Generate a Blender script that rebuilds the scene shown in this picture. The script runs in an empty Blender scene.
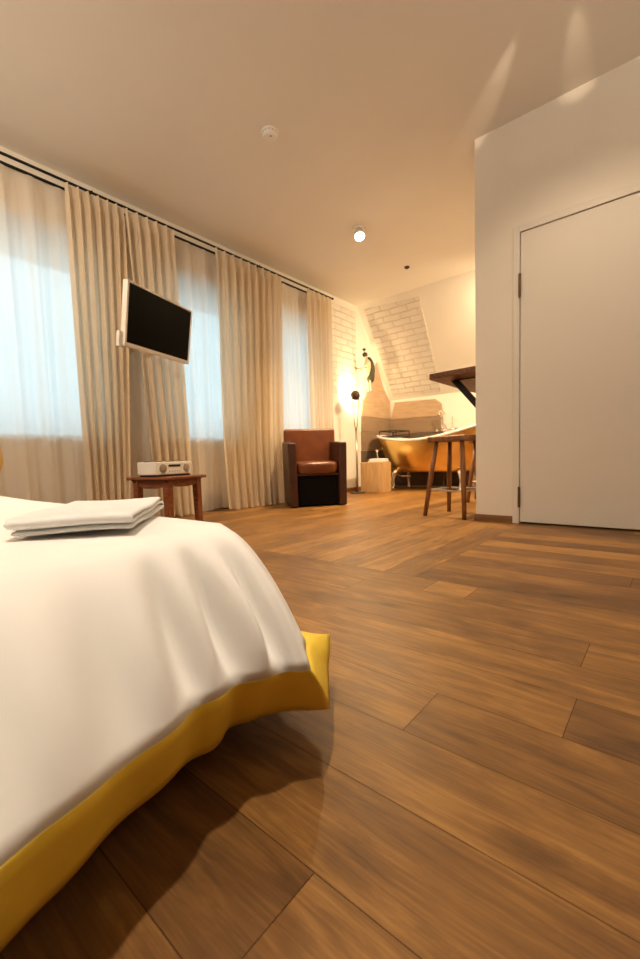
import bpy, bmesh, math, random
from mathutils import Vector, Matrix
random.seed(7)
PI = math.pi
SC = bpy.context.scene
COL = SC.collection

# ------------------------------------------------------------------ camera
F, YAW, PITCH, ROLL, CYO = 418.03, 0.6991245, -0.0707893, -0.0302875, 8.613
cam_d = bpy.data.cameras.new('camera')
cam = bpy.data.objects.new('camera', cam_d)
COL.objects.link(cam)
SC.camera = cam
cam_d.sensor_fit = 'VERTICAL'
cam_d.sensor_height = 36.0
cam_d.lens = F * 36.0 / 959.0
cam_d.shift_y = CYO / 959.0
cam_d.clip_start = 0.02
fw = Vector((-math.sin(YAW) * math.cos(PITCH), math.cos(YAW) * math.cos(PITCH), math.sin(PITCH)))
rt0 = Vector((math.cos(YAW), math.sin(YAW), 0))
up0 = rt0.cross(fw)
rt = rt0 * math.cos(ROLL) + up0 * math.sin(ROLL)
up = -rt0 * math.sin(ROLL) + up0 * math.cos(ROLL)
M = Matrix((rt, up, -fw)).transposed().to_4x4()
M.translation = Vector((0, 0, 0.50))
cam.matrix_world = M
cam_d.dof.use_dof = True
cam_d.dof.focus_distance = 1.3
cam_d.dof.aperture_fstop = 5.6

# ------------------------------------------------------------------ world, exposure
w = bpy.data.worlds.new('world')
SC.world = w
w.use_nodes = True
bg = w.node_tree.nodes['Background']
bg.inputs[0].default_value = (0.55, 0.84, 1.0, 1)
bg.inputs[1].default_value = 2.9
SC.view_settings.view_transform = 'Standard'
SC.view_settings.look = 'None'
SC.view_settings.exposure = 0.0
SC.view_settings.gamma = 1.0
SC.view_settings.use_curve_mapping = False
WARM = (1.0, 0.76, 0.52)
AMBER = (1.0, 0.72, 0.41)


def light(name, kind, loc, power, color=WARM, size=0.1, aim=None, angle=100, blend=0.6, parent=None):
    d = bpy.data.lights.new(name, kind)
    d.energy = power
    d.color = color
    if kind == 'SPOT':
        d.spot_size = math.radians(angle)
        d.spot_blend = blend
        d.shadow_soft_size = size
    elif kind == 'POINT':
        d.shadow_soft_size = size
    elif kind == 'AREA':
        d.shape = 'DISK'
        d.size = size
    o = bpy.data.objects.new(name, d)
    COL.objects.link(o)
    o.location = loc
    if aim is not None:
        v = Vector(aim) - Vector(loc)
        o.rotation_euler = v.to_track_quat('-Z', 'Y').to_euler()
    return o


# ceiling spot lights; the last three are unseen fill, added (fixtures further down)
CEIL = 2.72
SPOTS = [  # location, aim, power, cone, colour
    ((-2.37, 3.53), (-1.9, 3.8, 0), 340, 130, AMBER),
    ((-1.18, 5.22), (-2.6, 5.5, 0.8), 340, 150, AMBER),
    ((-0.35, 2.15), (-0.5, 2.9, 0.6), 45, 110, WARM),
    ((-1.75, -0.30), (-2.9, 1.0, 0.9), 190, 130, WARM),  # unseen fill added to brighten the curtains
    ((-0.30, 0.08), (-0.85, 0.10, 0.2), 170, 84, (1.0, 0.86, 0.70)),  # unseen overhead fill added to brighten the bed
    ((1.2, -1.4), (0.8, -0.6, 0), 6, 120, WARM),  # weak unseen fill added behind the camera
]
for i, (p, a, e, ang, c_) in enumerate(SPOTS):
    light('ceiling_spot_light', 'SPOT', (p[0], p[1], CEIL - 0.13), e, c_, 0.05, a, ang, 0.9)
# slits in the spot fixture leak narrow beams that graze the ceiling and the door wall
for a, e, ang in (((-0.98, 2.93, CEIL), 26, 13), ((-0.47, 2.98, CEIL), 12, 16)):
    light('leak_light', 'SPOT', (-0.35 + (a[0] + 0.35) * 0.12, 2.15 + (a[1] - 2.15) * 0.12, CEIL - 0.09), e, WARM, 0.008, a, ang, 1.0)

# two unseen uplights added to brighten the ceiling (fixtures built further down)
FILL_UPLIGHTS = [((2.2, 1.5, 1.75), 190), ((-2.0, -2.6, 1.75), 330)]
for p, e in FILL_UPLIGHTS:
    nx = -0.13 if p[0] > 2 else 0.0
    ny = 0.13 if p[1] < -2 else 0.0
    light('fill_uplight_spot', 'SPOT', (p[0] + nx, p[1] + ny, p[2] + 0.13), e, (1.0, 0.82, 0.62), 0.04, (p[0] + nx * 4, p[1] + ny * 4, 2.7), 150, 0.9)

# ------------------------------------------------------------------ node helpers


def mat(name):
    m = bpy.data.materials.new(name)
    m.use_nodes = True
    return m, m.node_tree.nodes, m.node_tree.links, m.node_tree.nodes['Principled BSDF']


def simple(name, col, rough=0.5, metal=0.0, noise=0.08, scale=20, bump=0.0, bscale=80, spec=0.5, stretch=None, sheen=0):
    m, n, l, p = mat(name)
    tc = n.new('ShaderNodeTexCoord')
    mp = n.new('ShaderNodeMapping')
    l.new(tc.outputs['Object'], mp.inputs[0])
    if stretch:
        mp.inputs['Scale'].default_value = stretch
    nz = n.new('ShaderNodeTexNoise')
    nz.inputs['Scale'].default_value = scale
    nz.inputs['Detail'].default_value = 5
    l.new(mp.outputs[0], nz.inputs['Vector'])
    rp = n.new('ShaderNodeValToRGB')
    rp.color_ramp.elements[0].position = 0.3
    rp.color_ramp.elements[1].position = 0.7
    rp.color_ramp.elements[0].color = tuple(c * (1 - noise) for c in col) + (1,)
    rp.color_ramp.elements[1].color = tuple(min(1, c * (1 + noise)) for c in col) + (1,)
    l.new(nz.outputs[0], rp.inputs[0])
    l.new(rp.outputs[0], p.inputs['Base Color'])
    p.inputs['Roughness'].default_value = rough
    p.inputs['Metallic'].default_value = metal
    p.inputs['Specular IOR Level'].default_value = spec
    if sheen:
        p.inputs['Sheen Weight'].default_value = sheen
    if bump:
        nb = n.new('ShaderNodeTexNoise')
        nb.inputs['Scale'].default_value = bscale
        nb.inputs['Detail'].default_value = 3
        l.new(mp.outputs[0], nb.inputs['Vector'])
        b = n.new('ShaderNodeBump')
        b.inputs['Strength'].default_value = bump
        b.inputs['Distance'].default_value = 0.003
        l.new(nb.outputs[0], b.inputs['Height'])
        l.new(b.outputs[0], p.inputs['Normal'])
    return m


def cloth_mat(name, col, transparent, translucent, rough=0.9):
    m, n, l, p = mat(name)
    n.remove(p)
    out = n['Material Output']
    tc = n.new('ShaderNodeTexCoord')
    wv = n.new('ShaderNodeTexNoise')
    wv.inputs['Scale'].default_value = 260
    l.new(tc.outputs['Object'], wv.inputs['Vector'])
    rp = n.new('ShaderNodeValToRGB')
    rp.color_ramp.elements[0].color = tuple(c * 0.93 for c in col) + (1,)
    rp.color_ramp.elements[1].color = tuple(col) + (1,)
    l.new(wv.outputs[0], rp.inputs[0])
    d = n.new('ShaderNodeBsdfDiffuse')
    t = n.new('ShaderNodeBsdfTranslucent')
    tr = n.new('ShaderNodeBsdfTransparent')
    l.new(rp.outputs[0], d.inputs[0])
    l.new(rp.outputs[0], t.inputs[0])
    m1 = n.new('ShaderNodeMixShader')
    m1.inputs[0].default_value = translucent
    l.new(d.outputs[0], m1.inputs[1])
    l.new(t.outputs[0], m1.inputs[2])
    m2 = n.new('ShaderNodeMixShader')
    m2.inputs[0].default_value = transparent
    l.new(m1.outputs[0], m2.inputs[1])
    l.new(tr.outputs[0], m2.inputs[2])
    l.new(m2.outputs[0], out.inputs[0])
    return m


def wood_mat(name, c0, c1, rough=0.45, axis=0, scale=6.0, spec=0.4):
    m, n, l, p = mat(name)
    tc = n.new('ShaderNodeTexCoord')
    mp = n.new('ShaderNodeMapping')
    s = [9.0, 9.0, 9.0]
    s[axis] = 0.9
    mp.inputs['Scale'].default_value = s
    l.new(tc.outputs['Object'], mp.inputs[0])
    nz = n.new('ShaderNodeTexNoise')
    nz.inputs['Scale'].default_value = scale
    nz.inputs['Detail'].default_value = 8
    nz.inputs['Distortion'].default_value = 0.6
    l.new(mp.outputs[0], nz.inputs['Vector'])
    rp = n.new('ShaderNodeValToRGB')
    rp.color_ramp.elements[0].position = 0.3
    rp.color_ramp.elements[1].position = 0.7
    rp.color_ramp.elements[0].color = c0 + (1,)
    rp.color_ramp.elements[1].color = c1 + (1,)
    l.new(nz.outputs[0], rp.inputs[0])
    l.new(rp.outputs[0], p.inputs['Base Color'])
    p.inputs['Roughness'].default_value = rough
    p.inputs['Specular IOR Level'].default_value = spec
    b = n.new('ShaderNodeBump')
    b.inputs['Strength'].default_value = 0.2
    b.inputs['Distance'].default_value = 0.002
    l.new(nz.outputs[0], b.inputs['Height'])
    l.new(b.outputs[0], p.inputs['Normal'])
    return m


def floor_mat():
    m, n, l, p = mat('oak_planks')
    at = n.new('ShaderNodeAttribute')
    at.attribute_name = 'tone'
    uv = n.new('ShaderNodeUVMap')
    mp = n.new('ShaderNodeMapping')
    mp.inputs['Scale'].default_value = (1.0, 7.0, 1.0)
    l.new(uv.outputs[0], mp.inputs[0])
    n1 = n.new('ShaderNodeTexNoise')
    n1.inputs['Scale'].default_value = 3.0
    n1.inputs['Detail'].default_value = 10
    n1.inputs['Roughness'].default_value = 0.65
    n1.inputs['Distortion'].default_value = 1.2
    l.new(mp.outputs[0], n1.inputs['Vector'])
    mp2 = n.new('ShaderNodeMapping')
    mp2.inputs['Scale'].default_value = (2.6, 85.0, 1.0)
    l.new(uv.outputs[0], mp2.inputs[0])
    n2 = n.new('ShaderNodeTexNoise')
    n2.inputs['Scale'].default_value = 3.0
    n2.inputs['Detail'].default_value = 6
    l.new(mp2.outputs[0], n2.inputs['Vector'])
    # broad blotches
    n4 = n.new('ShaderNodeTexNoise')
    n4.inputs['Scale'].default_value = 5.0
    n4.inputs['Detail'].default_value = 3
    l.new(uv.outputs[0], n4.inputs['Vector'])
    # knots
    vo = n.new('ShaderNodeTexVoronoi')
    vo.voronoi_dimensions = '2D'
    vo.inputs['Scale'].default_value = 3.0
    mp3 = n.new('ShaderNodeMapping')
    mp3.inputs['Scale'].default_value = (0.7, 1.3, 1.0)
    l.new(uv.outputs[0], mp3.inputs[0])
    l.new(mp3.outputs[0], vo.inputs['Vector'])
    kr = n.new('ShaderNodeValToRGB')
    kr.color_ramp.elements[0].position = 0.02
    kr.color_ramp.elements[0].color = (1, 1, 1, 1)
    kr.color_ramp.elements[1].position = 0.13
    kr.color_ramp.elements[1].color = (0, 0, 0, 1)
    l.new(vo.outputs['Distance'], kr.inputs[0])

    def math_(op, a, b):
        x = n.new('ShaderNodeMath')
        x.operation = op
        for i, v in enumerate((a, b)):
            if isinstance(v, (int, float)):
                x.inputs[i].default_value = v
            else:
                l.new(v, x.inputs[i])
        return x.outputs[0]
    v = math_('MULTIPLY', n1.outputs[0], 0.85)
    v = math_('ADD', v, math_('MULTIPLY', n2.outputs[0], 0.32))
    v = math_('ADD', v, math_('MULTIPLY', n4.outputs[0], 0.32))
    v = math_('ADD', v, math_('MULTIPLY', at.outputs['Fac'], 0.34))
    v = math_('SUBTRACT', v, 0.395)
    v = math_('SUBTRACT', v, math_('MULTIPLY', kr.outputs[0], 0.13))
    rp = n.new('ShaderNodeValToRGB')
    e = rp.color_ramp.elements
    e[0].position = 0.18
    e[0].color = (0.050, 0.020, 0.006, 1)
    e[1].position = 0.82
    e[1].color = (0.41, 0.205, 0.050, 1)
    x = e.new(0.5)
    x.color = (0.190, 0.086, 0.020, 1)
    l.new(v, rp.inputs[0])
    l.new(rp.outputs[0], p.inputs['Base Color'])
    p.inputs['Roughness'].default_value = 0.42
    rr = n.new('ShaderNodeMapRange')
    rr.inputs['To Min'].default_value = 0.34
    rr.inputs['To Max'].default_value = 0.52
    l.new(n1.outputs[0], rr.inputs['Value'])
    l.new(rr.outputs[0], p.inputs['Roughness'])
    b = n.new('ShaderNodeBump')
    b.inputs['Strength'].default_value = 0.25
    b.inputs['Distance'].default_value = 0.002
    l.new(v, b.inputs['Height'])
    l.new(b.outputs[0], p.inputs['Normal'])
    return m


def brick_mat():
    m, n, l, p = mat('white_painted_brick')
    uv = n.new('ShaderNodeUVMap')
    nz = n.new('ShaderNodeTexNoise')
    nz.inputs['Scale'].default_value = 9
    nz.inputs['Detail'].default_value = 4
    l.new(uv.outputs[0], nz.inputs['Vector'])
    vm = n.new('ShaderNodeVectorMath')
    vm.operation = 'MULTIPLY_ADD'
    vm.inputs[1].default_value = (0.03, 0.03, 0)
    l.new(nz.outputs['Color'], vm.inputs[0])
    l.new(uv.outputs[0], vm.inputs[2])
    br = n.new('ShaderNodeTexBrick')
    br.inputs['Scale'].default_value = 1.0
    br.inputs['Brick Width'].default_value = 0.27
    br.inputs['Row Height'].default_value = 0.088
    br.inputs['Mortar Size'].default_value = 0.011
    br.inputs['Mortar Smooth'].default_value = 1.0
    br.inputs['Color1'].default_value = (0.74, 0.70, 0.64, 1)
    br.inputs['Color2'].default_value = (0.69, 0.65, 0.59, 1)
    br.inputs['Mortar'].default_value = (0.62, 0.57, 0.50, 1)
    l.new(vm.outputs[0], br.inputs['Vector'])
    l.new(br.outputs['Color'], p.inputs['Base Color'])
    p.inputs['Roughness'].default_value = 0.8
    b = n.new('ShaderNodeBump')
    b.invert = True
    b.inputs['Strength'].default_value = 1.0
    b.inputs['Distance'].default_value = 0.007
    l.new(br.outputs['Fac'], b.inputs['Height'])
    b2 = n.new('ShaderNodeBump')
    b2.inputs['Strength'].default_value = 0.5
    b2.inputs['Distance'].default_value = 0.01
    l.new(nz.outputs[0], b2.inputs['Height'])
    l.new(b.outputs[0], b2.inputs['Normal'])
    l.new(b2.outputs[0], p.inputs['Normal'])
    return m


def emit_mat(name, col, s):
    m, n, l, p = mat(name)
    p.inputs['Base Color'].default_value = col + (1,)
    p.inputs['Emission Color'].default_value = col + (1,)
    p.inputs['Emission Strength'].default_value = s
    return m


def glass_mat():
    m, n, l, p = mat('window_glass')
    n.remove(p)
    out = n['Material Output']
    g = n.new('ShaderNodeBsdfGlossy')
    g.inputs['Roughness'].default_value = 0.02
    t = n.new('ShaderNodeBsdfTransparent')
    fr = n.new('ShaderNodeFresnel')
    fr.inputs[0].default_value = 1.4
    mx = n.new('ShaderNodeMixShader')
    l.new(fr.outputs[0], mx.inputs[0])
    l.new(t.outputs[0], mx.inputs[1])
    l.new(g.outputs[0], mx.inputs[2])
    l.new(mx.outputs[0], out.inputs[0])
    return m


PLASTER = simple('warm_white_plaster', (0.80, 0.765, 0.70), 0.85, noise=0.02, scale=3, bump=0.15, bscale=60, spec=0.2)
CEILM = simple('ceiling_paint', (0.80, 0.765, 0.70), 0.9, noise=0.015, scale=2, bump=0.1, bscale=60, spec=0.15)
DOORM = simple('door_paint', (0.74, 0.71, 0.66), 0.5, noise=0.01, scale=2, spec=0.35)
BRICK = brick_mat()
FLOORM = floor_mat()
DARKGAP = simple('plank_gap', (0.045, 0.02, 0.008), 0.8, noise=0.05)
BASEW = wood_mat('baseboard_wood', (0.16, 0.07, 0.03), (0.27, 0.13, 0.055))
HEAVY = cloth_mat('cream_curtain_cloth', (0.88, 0.77, 0.61), 0.02, 0.45)
SHEER = cloth_mat('sheer_voile', (0.90, 0.85, 0.78), 0.09, 0.62)
BLACKM = simple('black_metal', (0.012, 0.011, 0.01), 0.4, 0.6, noise=0.1)
BLACKP = simple('black_plastic', (0.004, 0.004, 0.004), 0.45, noise=0.1, spec=0.25)
WHITEP = simple('white_plastic', (0.80, 0.78, 0.74), 0.35, noise=0.01)
SCREEN = simple('black_screen', (0.0015, 0.0015, 0.0015), 0.3, noise=0.05, spec=0.03)
COVER = simple('white_bedspread', (0.84, 0.82, 0.78), 0.8, noise=0.015, scale=10, bump=0.25, bscale=30, sheen=0.2)
GOLD = simple('gold_satin', (0.94, 0.66, 0.07), 0.5, noise=0.10, scale=8, bump=0.3, bscale=25, spec=0.25)
TOWEL = simple('white_terry', (0.85, 0.84, 0.82), 0.95, noise=0.02, scale=80, bump=0.6, bscale=500, sheen=0.4)
DARKBASE = simple('dark_bed_base', (0.018, 0.014, 0.012), 0.8, noise=0.1)
MATTR = simple('mattress_cloth', (0.7, 0.68, 0.64), 0.9)
YPILLOW = simple('yellow_pillow_cloth', (0.80, 0.52, 0.12), 0.8, noise=0.04)
LEATHER = simple('brown_leather', (0.15, 0.044, 0.014), 0.32, noise=0.22, scale=7, bump=0.3, bscale=120)
LEATHERD = simple('dark_leather_shell', (0.055, 0.017, 0.008), 0.42, noise=0.2, scale=9, bump=0.3, bscale=120)
VOID = simple('opening_shade_black', (0.006, 0.005, 0.005), 0.9, noise=0.1, spec=0.1)  # shade inside the chair's open front, put into the colour
REDWOOD = wood_mat('reddish_stained_wood', (0.13, 0.035, 0.012), (0.27, 0.085, 0.030), 0.4)
STOOLW = wood_mat('bar_stool_wood', (0.15, 0.06, 0.022), (0.30, 0.13, 0.05), 0.4, axis=2)
LIGHTW = wood_mat('pale_block_wood', (0.50, 0.30, 0.13), (0.66, 0.43, 0.21), 0.55, axis=2, scale=4)
BARW = wood_mat('dark_walnut_slab', (0.06, 0.022, 0.010), (0.20, 0.085, 0.035), 0.45, axis=1)
CHROME = simple('chrome', (0.80, 0.78, 0.74), 0.12, 1.0, noise=0.03)
STEEL = simple('brushed_steel', (0.42, 0.36, 0.28), 0.35, 1.0, noise=0.05)
BRASS = simple('brushed_brass', (0.86, 0.58, 0.20), 0.26, 1.0, noise=0.10, scale=5)
ENAMEL = simple('white_enamel', (0.88, 0.86, 0.82), 0.15, noise=0.01)
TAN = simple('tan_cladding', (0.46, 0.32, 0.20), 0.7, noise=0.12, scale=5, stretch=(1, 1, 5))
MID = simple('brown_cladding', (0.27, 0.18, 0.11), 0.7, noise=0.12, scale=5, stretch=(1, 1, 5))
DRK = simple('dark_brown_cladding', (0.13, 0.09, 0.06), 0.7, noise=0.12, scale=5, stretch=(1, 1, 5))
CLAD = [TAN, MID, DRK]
BRONZE = simple('dark_bronze', (0.07, 0.045, 0.03), 0.5, 0.5, noise=0.3, scale=30)
FIGD = simple('dark_green_figure_paint', (0.035, 0.035, 0.018), 0.6, noise=0.3, scale=40)
FIGL = simple('pale_figure_paint', (0.62, 0.47, 0.31), 0.6, noise=0.1, scale=30)
GREYBOX = simple('grey_plastic', (0.22, 0.20, 0.19), 0.6)
SPEAKM = simple('speaker_cloth', (0.34, 0.28, 0.20), 0.8, noise=0.25, scale=200)
GLASS = glass_mat()
BULB = emit_mat('lit_bulb', (1.0, 0.86, 0.62), 18.0)
BRONZEHINGE = simple('bronze_hinge', (0.16, 0.11, 0.06), 0.35, 0.9, noise=0.05)

# ------------------------------------------------------------------ mesh helpers


def empty(name, loc, rz=0, label=None, cat=None, group=None):
    o = bpy.data.objects.new(name, None)
    o.empty_display_size = 0.1
    COL.objects.link(o)
    o.location = loc
    o.rotation_euler = (0, 0, rz)
    return tag(o, label, cat, group)


def tag(o, label=None, cat=None, group=None, kind=None):
    if label:
        o['label'] = label
    if cat:
        o['category'] = cat
    if group:
        o['group'] = group
    if kind:
        o['kind'] = kind
    return o


def obj(name, bm, m, parent=None, smooth=False, bevel=0, subsurf=0, loc=None):
    bmesh.ops.recalc_face_normals(bm, faces=bm.faces[:])
    me = bpy.data.meshes.new(name)
    bm.to_mesh(me)
    bm.free()
    for mm in (m if isinstance(m, list) else [m]):
        me.materials.append(mm)
    if smooth:
        for p in me.polygons:
            p.use_smooth = True
    o = bpy.data.objects.new(name, me)
    COL.objects.link(o)
    if loc is not None:
        o.location = loc
    if parent is not None:
        o.parent = parent
    if bevel:
        b = o.modifiers.new('bevel', 'BEVEL')
        b.width = bevel
        b.segments = 3
        b.limit_method = 'ANGLE'
        b.angle_limit = math.radians(40)
        for p in me.polygons:
            p.use_smooth = True
        wn = o.modifiers.new('wn', 'WEIGHTED_NORMAL')
    if subsurf:
        s = o.modifiers.new('sub', 'SUBSURF')
        s.levels = subsurf
        s.render_levels = subsurf
    return o


def struct(name, bm, m, **k):
    return tag(obj(name, bm, m, **k), kind='structure')


def BM():
    return bmesh.new()


def box(bm, x0, x1, y0, y1, z0, z1, mi=0):
    v = [bm.verts.new(c) for c in ((x0, y0, z0), (x1, y0, z0), (x1, y1, z0), (x0, y1, z0),
                                   (x0, y0, z1), (x1, y0, z1), (x1, y1, z1), (x0, y1, z1))]
    for f in ((0, 3, 2, 1), (4, 5, 6, 7), (0, 1, 5, 4), (1, 2, 6, 5), (2, 3, 7, 6), (3, 0, 4, 7)):
        fc = bm.faces.new([v[i] for i in f])
        fc.material_index = mi
    return v


def bx(*a):
    bm = BM()
    box(bm, *a)
    return bm


def prism(bm, pts, off):
    """pts: list of Vector polygon, off: Vector extrusion"""
    a = [bm.verts.new(p) for p in pts]
    b = [bm.verts.new(Vector(p) + Vector(off)) for p in pts]
    bm.faces.new(a)
    bm.faces.new(b[::-1])
    n = len(a)
    for i in range(n):
        bm.faces.new((a[i], b[i], b[(i + 1) % n], a[(i + 1) % n]))


def tube(bm, pts, r, seg=12, closed=False):
    pts = [Vector(p) for p in pts]
    n = len(pts)
    rs = r if isinstance(r, (list, tuple)) else [r] * n
    rings = []
    prev = None
    for i, p in enumerate(pts):
        if closed:
            t = (pts[(i + 1) % n] - pts[i - 1]).normalized()
        else:
            t = (pts[min(i + 1, n - 1)] - pts[max(i - 1, 0)]).normalized()
        if prev is None:
            a = t.orthogonal().normalized()
        else:
            a = (prev - t * prev.dot(t)).normalized()
        prev = a
        b = t.cross(a)
        rings.append([bm.verts.new(p + (a * math.cos(2 * PI * k / seg) + b * math.sin(2 * PI * k / seg)) * rs[i]) for k in range(seg)])
    for i in range(n if closed else n - 1):
        A, B = rings[i], rings[(i + 1) % n]
        for k in range(seg):
            bm.faces.new((A[k], A[(k + 1) % seg], B[(k + 1) % seg], B[k]))
    if not closed:
        bm.faces.new(rings[0][::-1])
        bm.faces.new(rings[-1])


def lathe(bm, prof, seg=32, c=(0, 0, 0), axis='z'):
    """prof: list of (r, h)"""
    rings = []
    for r, h in prof:
        ring = []
        for k in range(seg):
            a = 2 * PI * k / seg
            p = (r * math.cos(a), r * math.sin(a), h)
            if axis == 'x':
                p = (h, p[0], p[1])
            elif axis == 'y':
                p = (p[0], h, p[1])
            ring.append(bm.verts.new(Vector(p) + Vector(c)))
        rings.append(ring)
    for A, B in zip(rings, rings[1:]):
        for k in range(seg):
            bm.faces.new((A[k], A[(k + 1) % seg], B[(k + 1) % seg], B[k]))
    if prof[0][0] > 1e-6:
        bm.faces.new(rings[0][::-1])
    if prof[-1][0] > 1e-6:
        bm.faces.new(rings[-1])
    bmesh.ops.remove_doubles(bm, verts=bm.verts[:], dist=1e-6)


def ellipsoid(bm, c, r, seg=16, rot=None):
    g = bmesh.ops.create_uvsphere(bm, u_segments=seg, v_segments=max(8, seg // 2), radius=1.0)
    for v in g['verts']:
        p = Vector((v.co.x * r[0], v.co.y * r[1], v.co.z * r[2]))
        if rot is not None:
            p = rot @ p
        v.co = p + Vector(c)


def superbox(bm, c, s, n=4, seg=24, puff=0.0):
    """soft cushion-like box: centre, half sizes"""
    g = bmesh.ops.create_grid(bm, x_segments=1, y_segments=1, size=1)
    bmesh.ops.delete(bm, geom=g['verts'], context='VERTS')
    g = bmesh.ops.create_uvsphere(bm, u_segments=seg * 2, v_segments=seg, radius=1.0)
    for v in g['verts']:
        d = v.co.normalized()
        k = (abs(d.x) ** n + abs(d.y) ** n + abs(d.z) ** n) ** (-1.0 / n)
        v.co = Vector((d.x * k * s[0], d.y * k * s[1], d.z * k * s[2])) + Vector(c)


def dup_tree(o, parent=None):
    c = o.copy()
    COL.objects.link(c)
    if parent is not None:
        c.parent = parent
    for ch in [x for x in bpy.data.objects if x.parent == o]:
        dup_tree(ch, c)
    return c


# ------------------------------------------------------------------ THE ROOM
WX = -3.60       # window wall inner face
DY = 3.15        # door wall face
XR, YB = 2.2, -2.6
YTOP, YKNEE, ZKNEE = 5.26, 6.16, 1.42   # sloped end wall

# floor: every plank a face with its own tone, over a dark sub-floor showing at the gaps


def build_floor():
    bm = BM()
    tone = bm.faces.layers.float.new('tone')
    uvl = bm.loops.layers.uv.new('UVMap')
    G = 0.0006

    def plank(x0, x1, y0, y1, along, t):
        f = bm.faces.new([bm.verts.new(p) for p in ((x0 + G, y0 + G, 0), (x1 - G, y0 + G, 0), (x1 - G, y1 - G, 0), (x0 + G, y1 - G, 0))])
        f[tone] = t
        ou, ov = random.random() * 40, random.random() * 40
        for lp in f.loops:
            p = lp.vert.co
            lp[uvl].uv = ((p.x + ou, p.y + ov) if along == 'x' else (p.y + ou, p.x + ov))
    joints = {  # row index -> joint x positions seen in the photo
        -3: [-0.9], -2: [-0.32], -1: [-1.55, 0.4], 0: [-1.9, 0.3], 1: [-0.365], 2: [-0.135], 3: [-1.2, 0.55], 4: [-0.15],
        5: [-0.95, 0.20], 6: [-0.70, -0.54]}
    tones = {-3: [.3, .35], -2: [.2, .55], -1: [.3, .45, .4], 0: [.5, .45, .5], 1: [.6, .3], 2: [.6, .15], 3: [.5, .55, .5], 4: [.4, .5], 5: [.4, .45, .5], 6: [.35, .85, .5]}
    y = 0.498 - 0.15 * 21
    row = -21
    W = 0.15
    while y < DY + 0.1:
        xlo = WX if y + W / 2 < 1.49 else -0.80
        js = list(joints.get(row, []))
        # complete the row with random board lengths
        if not js:
            js = [random.uniform(-0.7, 0.6)]
        js.sort()
        a = js[0]
        left = []
        while a > xlo + 0.5:
            a -= random.uniform(1.3, 2.1)
            if a > xlo + 0.3:
                left.append(a)
        b = js[-1]
        right = []
        while b < XR:
            b += random.uniform(1.3, 2.1)
            if b < XR:
                right.append(b)
        xs = [xlo] + sorted(left) + [j for j in js if j > xlo + 0.02] + right + [XR]
        tl = tones.get(row)
        for i in range(len(xs) - 1):
            t = random.random()
            if tl:
                k = i - len(left) - (1 if js[0] > xlo + .02 and False else 0)
                if 0 <= k < len(tl):
                    t = tl[k]
            plank(xs[i], xs[i + 1], y, y + W, 'x', t)
        y += W
        row += 1
    # second field, boards running towards the bath
    x = -0.80
    ytop = 6.6
    while x > WX - 0.05:
        x0 = max(WX, x - W)
        yy = 1.548 - 0.0
        first = True
        while yy < ytop:
            L = random.uniform(0.5, 1.9) if first else random.uniform(1.2, 2.0)
            y1 = min(ytop, yy + L)
            plank(x0, x, yy, y1, 'y', 0.35 + random.random() * 0.65)
            yy = y1
            first = False
        x -= W
    # bath niche to the right behind the partition
    x = XR
    while x > -0.80:
        x0 = max(-0.80, x - W)
        plank(x0, x, DY + 0.1, ytop, 'y', random.random())
        x -= W
    box(bm, WX, XR, YB - .1, 6.6, -0.08, -0.0015, 1)
    return bm


struct('floor', build_floor(), [FLOORM, DARKGAP])

# ceiling
struct('ceiling', bx(WX - 0.4, XR + 0.2, YB - 0.2, YTOP, CEIL, CEIL + 0.15), CEILM)

# window wall with three recessed openings
WINS = [(0.50, 1.60), (1.95, 3.05), (3.40, 4.50)]
SILL, HEAD = 0.70, 2.27
WO = WX - 0.36
bm = BM()
ys = [YB - 0.2] + [v for w_ in WINS for v in w_] + [6.5]
for i in range(0, len(ys), 2):
    box(bm, WO, WX, ys[i], ys[i + 1], 0, CEIL)
for a, b in WINS:
    box(bm, WO, WX, a, b, 0, SILL)
    box(bm, WO, WX, a, b, HEAD, CEIL)
struct('wall_left', bm, PLASTER)
BROWNWALL = simple('low_bounce_brown', (0.22, 0.17, 0.125), 0.85, noise=0.03, scale=3)  # brown put on the unseen walls to cut their bounce light
struct('wall_back', bx(WX - 0.36, XR + 0.2, YB - 0.2, YB, 0, CEIL), BROWNWALL)
struct('wall_right', bx(XR, XR + 0.2, YB, DY + 3.2, 0, CEIL), BROWNWALL)

# partition with the door
DX0, DX1, DH = -0.810, 0.03, 1.975
bm = BM()
box(bm, -1.118, DX0 - 0.005, DY, DY + 0.12, 0, CEIL)
box(bm, DX1 + 0.005, XR, DY, DY + 0.12, 0, CEIL)
box(bm, DX0 - 0.005, DX1 + 0.005, DY, DY + 0.12, DH + 0.005, CEIL)
box(bm, -1.118, -0.95, DY + 0.12, 4.75, 0, CEIL)
box(bm, -0.95, XR, 4.63, 4.75, 0, CEIL)
struct('wall_partition', bm, PLASTER)

# end wall: knee wall and sloped part
k = (CEIL - ZKNEE) / (YKNEE - YTOP)
bm = BM()
prism(bm, [Vector((WX - .2, YTOP, CEIL)), Vector((WX - .2, YKNEE, ZKNEE)), Vector((WX - .2, YKNEE, 0)),
           Vector((WX - .2, YKNEE + .3, 0)), Vector((WX - .2, YKNEE + .3, ZKNEE + .1)), Vector((WX - .2, YTOP + .3, CEIL + .15)), Vector((WX - .2, YTOP, CEIL + .15))], (XR - WX + .4, 0, 0))
struct('wall_end', bm, PLASTER)


def slab_on(name, pts, nrm, thick, m, uvx, uvy, org):
    """thin polygonal slab with metric uv, sticking out of the wall along nrm"""
    bm = BM()
    prism(bm, pts, Vector(nrm) * thick)
    uvl = bm.loops.layers.uv.new('UVMap')
    for f in bm.faces:
        for lp in f.loops:
            d = lp.vert.co - Vector(org)
            lp[uvl].uv = (d.dot(Vector(uvx)), d.dot(Vector(uvy)))
    return struct(name, bm, m)


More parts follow.
